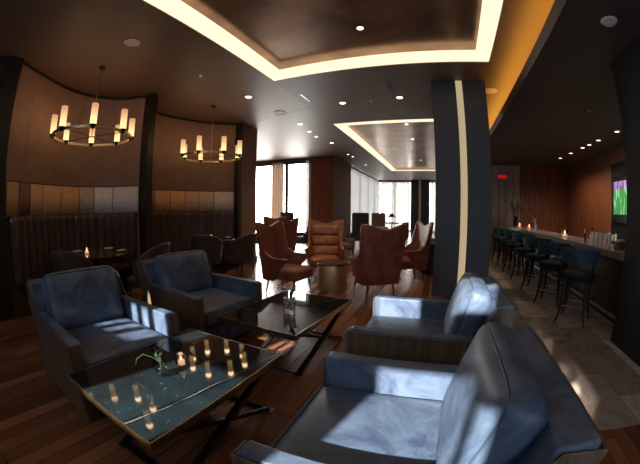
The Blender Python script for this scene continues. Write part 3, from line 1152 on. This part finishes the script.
# ================================================================== COFFEE TABLES
def make_coffee_table(label, mat, loc, rz, lx, ly):
    t = thing('coffee_table', loc, math.radians(rz), label, 'coffee table')
    TH = .45
    MB().box(-lx / 2 + .008, lx / 2 - .008, -ly / 2 + .008, ly / 2 - .008, TH - .028, TH).build('marble_top', mat, t)
    e = MB()
    for s_ in (-1, 1):
        e.box(*sorted((s_ * (lx / 2 - .007), s_ * lx / 2)), -ly / 2, ly / 2, TH - .045, TH + .002)
        e.box(-lx / 2 + .007, lx / 2 - .007, *sorted((s_ * (ly / 2 - .007), s_ * ly / 2)), TH - .045, TH + .002)
    e.box(-lx / 2 + .02, lx / 2 - .02, -ly / 2 + .02, ly / 2 - .02, TH - .045, TH - .03)
    e.build('brass_edge', M['brass'], t)
    for fx in (lx / 2 - .05, -.13):
        fr = MB()
        y1 = ly / 2 - .13
        fr.bar((fx, -y1, .02), (fx, y1, TH - .05), .045, .03, (0, 0, 1))
        fo = fr.build('x_leg', M['bronze'], t, bevel=.003)
        fr2 = MB().bar((fx - .02, y1, .02), (fx - .02, -y1, TH - .05), .03, .03, (0, 0, 1))
        fr2.build('x_leg', M['bronze'], t, bevel=.003)
        for s_ in (-1, 1):
            MB().box(fx - .036, fx + .03, s_ * y1 - .028, s_ * y1 + .028, 0, .016).build('foot_pad', M['chrome'], t)
        MB().lathe([(0, -.006), (.016, -.006), (.016, .006), (0, .006)], 12, xf=Matrix.Translation((fx + .026, 0, (TH - .03) / 2)) @ Matrix.Rotation(PI / 2, 4, 'Y')).build('pivot_bolt', M['chrome'], t)
    for s_ in (-1, 1):
        MB().bar((-.13, s_ * (ly / 2 - .13), .022), (lx / 2 - .05, s_ * (ly / 2 - .13), .022), .03, .022).build('floor_rail', M['bronze'], t, bevel=.002)
    return t


make_coffee_table('nearer coffee table with black marble top, brass edge and white vein', M['marble_a'], (-1.475, 1.23, 0), -2, .92, 1.19)
make_coffee_table('farther coffee table with dark marble top and brass edge', M['marble_b'], (-1.43, 2.79, 0), -6, .88, 1.22)


# ---- bud vase with green sprigs
def leaf(mb, base, tip, w, bend=(0, 0, 1), n=6):
    base, tip = Vector(base), Vector(tip)
    d = tip - base
    s_ = d.cross(Vector(bend)).normalized()
    up = s_.cross(d).normalized()

    def fn(u, v):
        ww = w * math.sin(PI * min(1, .08 + .92 * u)) ** .8
        p = base + d * u + up * (.12 * d.length * math.sin(PI * u)) + s_ * ww * (v - .5) * 2 + up * abs(v - .5) * w * .5
        return tuple(p)
    mb.grid(fn, n, 2)


t = thing('bud_vase', (-1.475, 1.115, .452), 0, 'small round glass bud vase with green sprigs on the nearer coffee table', 'vase')
MB().lathe([(0, .0), (.022, .0), (.040, .018), (.044, .042), (.034, .066), (.017, .080), (.015, .095), (.019, .104), (.0165, .104), (.013, .094), (.015, .081), (.031, .065), (.040, .042), (.036, .02), (.02, .005), (0, .005)], 24).build('glass_body', M['glass'], t)
MB().lathe([(0, .007), (.02, .007), (.034, .02), (.0385, .042), (.036, .052), (0, .052)], 20).build('water', M['pane'], t)
sg = MB()
random.seed(3)
for k in range(7):
    a = k * 2.4
    rr = .02 + .03 * random.random()
    h = .15 + .075 * random.random()
    tip = (rr * math.cos(a), rr * math.sin(a), h)
    sg.tube([(.004 * math.cos(a), .004 * math.sin(a), .02), (.005 * math.cos(a), .005 * math.sin(a), .10), tip], .0018, 5)
    for q in range(4):
        f_ = .45 + .17 * q
        b0 = Vector((rr * math.cos(a) * f_, rr * math.sin(a) * f_, .09 + (h - .09) * f_))
        leaf(sg, b0, b0 + Vector((.022 * math.cos(a + q * 1.9), .022 * math.sin(a + q * 1.9), .022)), .006)
sg.build('sprigs', M['leaf'], t, smooth=180)
MB().tube([(0, 0, .09), (-.03, -.03, .13), (-.075, -.07, .15), (-.11, -.10, .12), (-.12, -.11, .08)], [.002, .002, .002, .0018, .001], 5).build('drooping_stem', M['leaf'], t)

t = thing('candle_holder', (-1.455, 1.275, .452), 0, 'smoky glass candle holder with a lit candle on the nearer coffee table', 'candle holder')
MB().lathe([(0, 0), (.034, 0), (.036, .008), (.022, .014), (.024, .02), (0, .02)], 20).build('base', M['bronze'], t)
MB().lathe([(.022, .02), (.04, .036), (.044, .055), (.036, .078), (.026, .098), (.0245, .098), (.034, .077), (.042, .055), (.038, .037), (.02, .022)], 22).build('glass_shade', M['amber_glass'], t)
MB().lathe([(0, .022), (.022, .022), (.024, .05), (0, .05)], 16).build('wax', M['wax'], t)
MB().lathe([(0, .052), (.006, .058), (.007, .066), (0, .085)], 10).build('flame', M['flame'], t)

t = thing('flower_vase', (-1.37, 2.66, .452), 0, 'clear glass vase of white blossoms and a dark bud on the farther coffee table', 'vase')
MB().lathe([(0, 0), (.055, 0), (.06, .01), (.06, .13), (.066, .15), (.062, .15), (.056, .13), (.056, .012), (0, .012)], 26).build('glass_body', M['glass'], t)
bl = MB()
random.seed(11)
for k in range(26):
    a, rr, z = random.random() * 6.28, .055 * math.sqrt(random.random()), .055 + .09 * random.random()
    if z > .12:
        rr *= 1.35
    cc = Vector((rr * math.cos(a), rr * math.sin(a), z))
    q_ = .011 + .006 * random.random()
    bl.lathe([(0, -.7 * q_), (.75 * q_, -.45 * q_), (q_, .05 * q_), (.8 * q_, .5 * q_), (.45 * q_, .35 * q_), (0, .2 * q_)], 9, xf=Matrix.Translation(cc) @ Matrix.Rotation(random.random() * 1.4, 4, 'X') @ Matrix.Rotation(random.random() * 6, 4, 'Z'))
bl.build('blossoms', M['petal'], t, smooth=180)
st = MB()
for k in range(8):
    a = k * .8
    st.tube([(.02 * math.cos(a), .02 * math.sin(a), .014), (.035 * math.cos(a + .6), .035 * math.sin(a + .6), .11)], .002, 5)
st.build('stems', M['leaf'], t)
db = MB().tube([(.0, 0, .03), (.005, .01, .13), (.012, .02, .19), (.03, .035, .235), (.045, .05, .265)], [.003, .004, .022, .018, .002], 8, flat=.6)
leaf(db, (.01, .01, .17), (-.035, -.01, .225), .016)
db.build('dark_bud', M['darkpetal'], t, smooth=180)


# ================================================================== WING CHAIRS AND DRUM TABLE
def make_wing(label, mat, tufted=False):
    t = thing('wing_chair', (0, 0, 0), 0, label, 'wing chair', 'leather wing chairs round the drum table')

    def lerp(tab, k):
        for (a, x), (b, y) in zip(tab, tab[1:]):
            if k <= b:
                f = (k - a) / (b - a)
                f = f * f * (3 - 2 * f)
                return x + (y - x) * f
        return tab[-1][1]
    TOP = [(0, 1.16), (.40, 1.245), (.47, 1.25), (.59, .74), (.70, .67), (1.0, .66)]

    def shell(u, v):
        s_ = (u - .5) * 2
        k = abs(s_)
        top = lerp(TOP, k)
        z = .27 + (top - .27) * v
        zz = (z - .27) / 1.0
        # plan outline: straight back, quick bend, wings and arms run forward
        if k < .46:
            y = k / .46 * .36
            x = -.34 + .03 * (k / .46) ** 2
        else:
            f = (k - .46) / .54
            y = .36 + .045 * math.sin(min(1, f * 1.5) * PI / 2)
            reach = .56 * f
            scoop = .45 + .55 * min(1, max(0, v)) ** 1.4
            x = -.31 + reach * scoop
        y *= .80 + .26 * zz + .13 * max(0, min(1, (k - .55) / .3)) * zz
        x -= .09 * zz ** 1.3 * (1 if k < .6 else max(0, 1 - (k - .6) / .3))
        return (x, math.copysign(y, s_), z)
    MB().grid(shell, 96, 14).build('back_shell', mat, t, smooth=180, solid=.055, offset=0, bevel=.014)
    MB().cushion((.045, 0, .375), (.32, .30, .095), .06, 10, (0, 0, .02)).build('seat', mat, t, smooth=180)
    if tufted:
        xf = Matrix.Translation((-.315, 0, .78)) @ Matrix.Rotation(math.radians(-8), 4, 'Y')
        mb = MB()
        for r_ in range(3):
            mb.cushion((0, 0, -.22 + r_ * .225), (.05, .30, .112), .045, 8, (.02, 0, 0), xf)
        bc = mb.build('tufted_back', mat, t, smooth=180)
        for r_ in range(2):
            for q in range(4):
                MB().lathe([(0, -.008), (.012, -.004), (.012, .004), (0, .008)], 8, xf=xf @ Matrix.Translation((.05, -.21 + q * .14, -.108 + r_ * .225)) @ Matrix.Rotation(PI / 2, 4, 'Y')).build('button', M['darkleg'], bc)
    legs(t, [(.27, .24), (.27, -.24), (-.26, .22), (-.26, -.22)], .29, .022, .011, .06, M['darkleg'])
    return t


w1 = make_wing('', M['ox'])
w1.location = (-2.52, 4.86, 0)
w1.rotation_euler = (0, 0, math.radians(-6))
w1['label'] = 'oxblood wing chair in profile, facing right towards the brass drum table'
dup(w1, (-1.06, 5.24, 0), math.radians(124), 'large oxblood wing chair with its back turned, right of the drum table')
dup(w1, (-.66, 6.72, 0), math.radians(208), 'reddish wing chair facing left, beside the tall pillar')
dup(w1, (-4.42, 8.00, 0), math.radians(165), 'oxblood wing chair turned away, behind the profile wing chair')
dup(w1, (-5.35, 9.35, 0), math.radians(300), 'half hidden red wing chair nearest the left windows')
w3 = make_wing('tan button tufted wing chair facing the camera behind the drum table', M['tan'], True)
w3.location = (-2.38, 6.30, 0)
w3.rotation_euler = (0, 0, math.radians(-72))

t = thing('drum_table', (-1.90, 5.46, 0), 0, 'brass drum side table with a scalloped top among the wing chairs', 'side table')
MB().lathe([(0, 0), (.27, 0), (.275, .012), (.275, .47), (.27, .48), (0, .48)], 40).build('drum', M['brass_pale'], t)
pr = MB()
n = 72
pts = []
for k in range(n):
    a = 2 * PI * k / n
    rr = .33 + .018 * math.cos(12 * a)
    pts.append((rr * math.cos(a), rr * math.sin(a)))
pr.prism(pts, .48, .515)
pr.build('scalloped_top', M['tabletop'], t, bevel=.006)

# ---- the deeper lounge
def lounge_chair(loc, rz, w_, mat, label, h=.85):
    t = thing('lounge_chair', loc, rz, label, 'lounge chair')
    MB().cushion((.03, 0, .36), (.36, w_ / 2 - .1, .085), .05, 8, (0, 0, .02)).build('seat', mat, t, smooth=180)
    MB().cushion((-.33, 0, .22 + h / 2), (.08, w_ / 2 - .02, h / 2 - .12), .05, 8, (.02, 0, 0), Matrix.Identity(4)).build('backrest', mat, t, smooth=180)
    for s_ in (-1, 1):
        MB().cushion((.0, s_ * (w_ / 2 - .06), .40), (.36, .055, .19), .04, 6).build('arm', mat, t, smooth=180)
    legs(t, [(.3, w_ / 2 - .1), (.3, -w_ / 2 + .1), (-.32, w_ / 2 - .1), (-.32, -w_ / 2 + .1)], .28, .02, .013, .02, M['darkleg'])
    return t


lounge_chair((-3.05, 9.35, 0), math.radians(-50), .80, M['grey_seat'], 'taupe striped lounge chair behind the tan tufted wing chair', .80)
lounge_chair((-3.15, 12.3, 0), math.radians(-80), .74, M['navy_seat'], 'tall navy backed chair before the sheer curtains', 1.28)
lounge_chair((-2.42, 12.4, 0), math.radians(-80), .60, M['olive_seat'], 'tall olive tan chair beside the navy backed chair', 1.28)
lounge_chair((-2.05, 10.3, 0), math.radians(100), .80, M['pale_cushion'], 'pale grey low chair half hidden by the big oxblood wing chair', .86)
lounge_chair((-1.75, 13.4, 0), math.radians(170), .70, M['plum_seat'], 'plum low chair by the small shaded lamp', .90)
lounge_chair((-6.15, 11.7, 0), math.radians(-70), .62, M['navy_seat'], 'dark blue chair against the left window glass', 1.28)
lounge_chair((-5.05, 11.3, 0), math.radians(-120), .75, M['navy_seat'], 'low dark chair in front of the wood clad block', .70)
lounge_chair((-6.7, 10.0, 0), math.radians(20), .70, M['plum_seat'], 'dark chair beside the booth end wall, against the bright window', .96)

t = thing('ottoman', (-.02, 7.75, 0), 0, 'low dark box ottoman at the left foot of the tall pillar', 'ottoman')
MB().box(-.40, .40, -.3, .3, .03, .62).build('base', M['pier'], t, bevel=.02)
MB().cushion((0, 0, .67), (.41, .31, .06), .04, 8).build('cushion', M['navy_seat'], t, smooth=180)
t = thing('sofa', (-.10, 9.6, 0), math.radians(180), 'dark sofa in the distance just left of the tall pillar', 'sofa')
MB().cushion((.05, 0, .36), (.42, .9, .1), .06, 8, (0, 0, .02)).build('seat', M['navy_seat'], t, smooth=180)
MB().cushion((-.38, 0, .62), (.12, .9, .32), .08, 8).build('backrest', M['navy_seat'], t, smooth=180)
for s_ in (-1, 1):
    MB().cushion((.0, s_ * .92, .36), (.45, .09, .24), .06, 6).build('arm', M['navy_seat'], t, smooth=180)
    MB().box(-.4, .42, s_ * .92 - .05, s_ * .92 + .05, 0, .14).build('leg', M['darkleg'], t)

t = thing('side_table', (-2.14, 14.2, 0), 0, 'small dark side table under the little lamp by the sheer curtains', 'side table')
MB().lathe([(0, .90), (.33, .90), (.33, .94), (0, .94)], 24).build('tabletop', M['darkleg'], t)
MB().lathe([(0, 0), (.2, 0), (.2, .02), (.03, .05), (.03, .9), (0, .9)], 16).build('pedestal', M['darkleg'], t)
t = thing('table_lamp', (-2.14, 14.2, .94), 0, 'little table lamp with a dark cone shade against the bright curtain', 'table lamp')
MB().lathe([(0, 0), (.08, 0), (.08, .02), (.015, .03), (.015, .28), (0, .28)], 16).build('base', M['bronze'], t)
MB().lathe([(.18, .26), (.05, .42), (.045, .42), (.172, .26)], 20).build('lamp_shade', M['black'], t)

# sheer curtains and drapes
def curtain(name, p0, p1, n, mat, label, z0=.003, z1=3.66, amp=.05, group=None):
    p0, p1 = Vector((*p0, 0)), Vector((*p1, 0))
    d = (p1 - p0).normalized()
    s_ = Vector((-d.y, d.x, 0))

    def fn(u, v):
        q = p0.lerp(p1, u) + s_ * amp * math.sin(u * n * 2 * PI) * (.6 + .4 * v)
        return (q.x, q.y, z0 + v * (z1 - z0))
    o = MB().grid(fn, n * 10, 3).build(name, mat, smooth=180)
    return tag(o, label, 'curtain', group)


curtain('curtain', (-4.48, 15.6), (-4.48, 19.3), 18, M['sheer'], 'white sheer curtain on the side windows, next to the wood block')
curtain('curtain', (-4.48, 19.4), (-4.48, 23.2), 18, M['sheer'], 'white sheer curtain on the side windows, by the far corner')
curtain('curtain', (-4.38, EY - .12), (-2.2, EY - .12), 11, M['sheer'], 'white sheer curtain on the end window left of the brass striped column')
curtain('curtain', (-.70, EY - .12), (.85, EY - .12), 8, M['sheer'], 'white sheer curtain on the end window right of the brass striped column')
curtain('drape', (-7.42, FY - .10), (-6.80, FY - .10), 5, M['drape'], 'gathered brown drape between the left windows', amp=.05)
curtain('drape', (-5.70, FY - .10), (-5.53, FY - .10), 2, M['sheer'], 'narrow pale sheer drape at the right edge of the left windows', amp=.04)

# ================================================================== BAR
t = thing('bar_counter', (0, 0, 0), 0, 'long bar counter with granite top, dark wood front and brass foot rail', 'bar counter')
MB().box(2.78, 3.05, 3.56, 12.0, 0, .954).build('front_panel', M['barfront'], t)
MB().box(2.42, 3.10, 3.54, 12.05, .955, 1.05).build('stone_top', M['stone'], t, bevel=.006)
MB().box(2.55, 2.78, 3.56, 12.0, .89, .955).build('under_rail', M['barfront'], t)
rail = MB().tube([(2.62, 3.56, .17), (2.62, 12.0, .17)], .024, 12).build('foot_rail', M['brass'], t)
for k in range(9):
    y = 3.9 + k * 1.0
    MB().tube([(2.79, y, .17), (2.62, y, .17)], .012, 8).tube([(2.62, y, .0), (2.62, y, .15)], .012, 8).build('rail_bracket', M['bronze'], rail)


def make_stool():
    t = thing('bar_stool', (0, 0, 0), 0, '', 'bar stool', 'ink blue bar stools along the bar')
    MB().lathe([(0, .60), (.20, .60), (.255, .63), (.265, .67), (.25, .70), (.15, .715), (0, .72)], 32).build('seat', M['stool_seat_shade'], t)
    MB().lathe([(.17, .575), (.262, .585), (.262, .62), (.2, .62)], 32).build('seat_rim', M['blackwood'], t)

    def band(u, v):
        th = (u - .5) * 2 * 1.25
        rr = .285 + .02 * v
        edge = .03 * (abs(u - .5) * 2) ** 4
        return (-rr * math.cos(th) - .03 * v + .01, rr * math.sin(th), .835 + edge + (.215 - 2 * edge) * v)
    MB().grid(band, 24, 6).build('backrest', M['stool'], t, smooth=180, solid=.04, offset=0, bevel=.012)
    for s_ in (-1, 1):
        MB().tube([(-.12, s_ * .22, .62), (-.16, s_ * .235, .75), (-.17, s_ * .245, .88)], .017, 8).build('back_post', M['blackwood'], t)
    for x, y in ((.17, .17), (.17, -.17), (-.17, .17), (-.17, -.17)):
        MB().tube([(x * 1.32, y * 1.32, 0), (x * 1.08, y * 1.08, .2), (x * 1.0, y * 1.0, .42), (x, y, .60)], [.017, .024, .031, .036], 8).build('leg', M['blackwood'], t)
    rg = MB()
    q = .188
    rg.tube([(q, q, .24), (q, -q, .24), (-q, -q, .24), (-q, q, .24)], .010, 8, closed=True)
    rg.build('footrest', M['brass'], t)
    return t


stool = make_stool()
SR = math.radians(55)
names = ['bar stool nearest the black column, ink blue with a curved back',
         'second ink blue bar stool from the black column',
         'third ink blue bar stool from the black column',
         'fourth ink blue bar stool from the black column',
         'fifth ink blue bar stool from the black column',
         'sixth ink blue bar stool from the black column',
         'farthest ink blue bar stool, beside the tall pillar']
ys_ = [4.36, 5.32, 6.30, 7.32, 8.28, 9.24, 10.2]
for k, y in enumerate(ys_):
    if k == 0:
        stool.location = (2.12, y, 0)
        stool.rotation_euler = (0, 0, SR)
        stool['label'] = names[0]
    else:
        dup(stool, (2.06, y, 0), SR, names[k])

CT = 1.05
# tall pale glasses
glass_lab = ['leftmost', 'second', 'middle', 'fourth', 'rightmost']
for k in range(5):
    t = thing('tall_glass', (2.60 + .012 * k, 4.92 - k * .13, CT), 0, '%s of the five tall frosted pale glasses on the bar counter' % glass_lab[k] if k in (0, 2, 4) else '%s from the left of the five tall frosted pale glasses on the bar' % glass_lab[k], 'glass', 'tall frosted glasses on the bar')
    MB().lathe([(0, 0), (.024, 0), (.026, .01), (.030, .19), (.027, .19), (.023, .02), (0, .02)], 16).build('tumbler', M['frost'], t)
for k, (x, y, h, lb) in enumerate(((2.66, 5.34, .19, 'short amber bottle left of the tall frosted glasses'), (2.72, 5.16, .26, 'taller amber bottle touching the row of frosted glasses'),
                                   (2.78, 8.70, .34, 'slim dark bottle halfway along the bar counter'))):
    t = thing('bottle', (x, y, CT), 0, lb, 'bottle')
    MB().lathe([(0, 0), (.034, 0), (.036, .01), (.036, h * .58), (.012, h * .75), (.012, h), (0, h)], 18).build('glass_body', M['bottle'], t)
    MB().lathe([(0, h), (.014, h), (.014, h + .02), (0, h + .02)], 12).build('cap', M['brass'], t)
candle(2.70, 6.42, CT, 'lit votive candle on the bar behind the third stool', 1.9)
candle(2.90, 9.9, CT, 'lit votive candle far along the bar beside the beer tap', 1.9)
candle(2.86, 11.0, CT, 'lit votive candle near the vase at the far end of the bar', 1.9)
t = thing('bar_caddy', (2.72, 4.18, CT), .2, 'stacked orange brown wooden caddy at the near end of the bar', 'caddy')
MB().box(-.09, .09, -.07, .07, 0, .05).box(-.085, .085, -.065, .065, .056, .10).build('trays', M['caddy'], t, bevel=.005)
MB().cushion((0, 0, .115), (.06, .05, .014), .01, 5).build('napkin_stack', M['napkin'], t)
t = thing('beer_tap', (2.95, 9.4, CT), 0, 'brass beer tap with a slanted arm on the bar counter', 'tap')
MB().lathe([(0, 0), (.06, 0), (.06, .02), (.022, .04), (.02, .30), (0, .30)], 16).build('column', M['brass'], t)
MB().tube([(0, 0, .29), (-.12, .25, .42), (-.25, .5, .56)], [.014, .012, .010], 8).build('arm', M['brass'], t)
MB().tube([(0, 0, .28), (-.07, -.02, .27), (-.08, -.02, .22)], .012, 8).build('spout', M['brass'], t)
t = thing('flower_arrangement', (2.86, 11.62, CT), 0, 'vase of tall olive foliage at the far end of the bar', 'plant')
MB().lathe([(0, 0), (.07, 0), (.09, .05), (.08, .28), (.085, .34), (.078, .34), (.07, .28), (0, .05)], 20).build('vase', M['black'], t)
fo = MB()
random.seed(5)
for k in range(46):
    a = random.random() * 6.28
    sp_ = .12 + .32 * random.random()
    h = .55 + .38 * random.random()
    b0 = Vector((.03 * math.cos(a), .03 * math.sin(a), .3))
    tip = Vector((sp_ * math.cos(a), sp_ * math.sin(a), h))
    fo.tube([b0, b0.lerp(tip, .5) + Vector((0, 0, .05)), tip], .004, 4)
    leaf(fo, b0.lerp(tip, .45), tip + Vector((.04 * math.cos(a), .04 * math.sin(a), .05)), .028)
fo.build('foliage', M['dryleaf'], t, smooth=180)

# back bar under the television
t = thing('back_bar_cabinet', (0, 0, 0), 0, 'dark back bar cabinet under the television', 'cabinet')
MB().box(4.72, 5.16, 4.3, 8.9, 0, .88).build('body', M['barfront'], t)
MB().box(4.68, 5.165, 4.28, 8.92, .88, .92).build('worktop', M['stone_dark'], t)
for k in range(6):
    dr = MB().box(4.70, 4.718, 4.34 + k * .76, 5.06 + k * .76, .06, .84).build('door', M['barfront'], t)
    MB().box(4.685, 4.70, 4.98 + k * .76, 5.0 + k * .76, .4, .56).build('handle', M['brass'], dr)
for k, (y, h) in enumerate(((8.35, .14), (8.18, .17), (8.0, .13), (7.82, .16))):
    t = thing('bar_glass', (4.9, y, .92), 0, ('first', 'second', 'third', 'fourth')[k] + ' from the left of the glasses on the back bar under the television', 'glass', 'glasses on the back bar')
    MB().lathe([(0, 0), (.03, 0), (.04, h), (.036, h), (.026, .012), (0, .012)], 14).build('tumbler', M['frost'], t)

t = thing('television', (5.165, 7.55, 1.98), 0, 'wall television showing a green playing field beside the black column', 'television')
MB().box(-.05, 0, -.95, .90, -.62, .60).build('frame', M['black'], t, bevel=.008)
MB().box(-.056, -.045, -.80, .78, -.40, .46).build('screen', M['screen'], t)
t = thing('exit_sign', (2.50, 12.43, 2.88), 0, 'glowing red sign on the grey panels beyond the pillar', 'sign')
MB().box(-.20, .20, -.03, .0, -.09, .09).build('case', M['black'], t)
MB().box(-.18, .18, -.034, -.028, -.07, .07).build('lit_face', M['red_glow'], t)
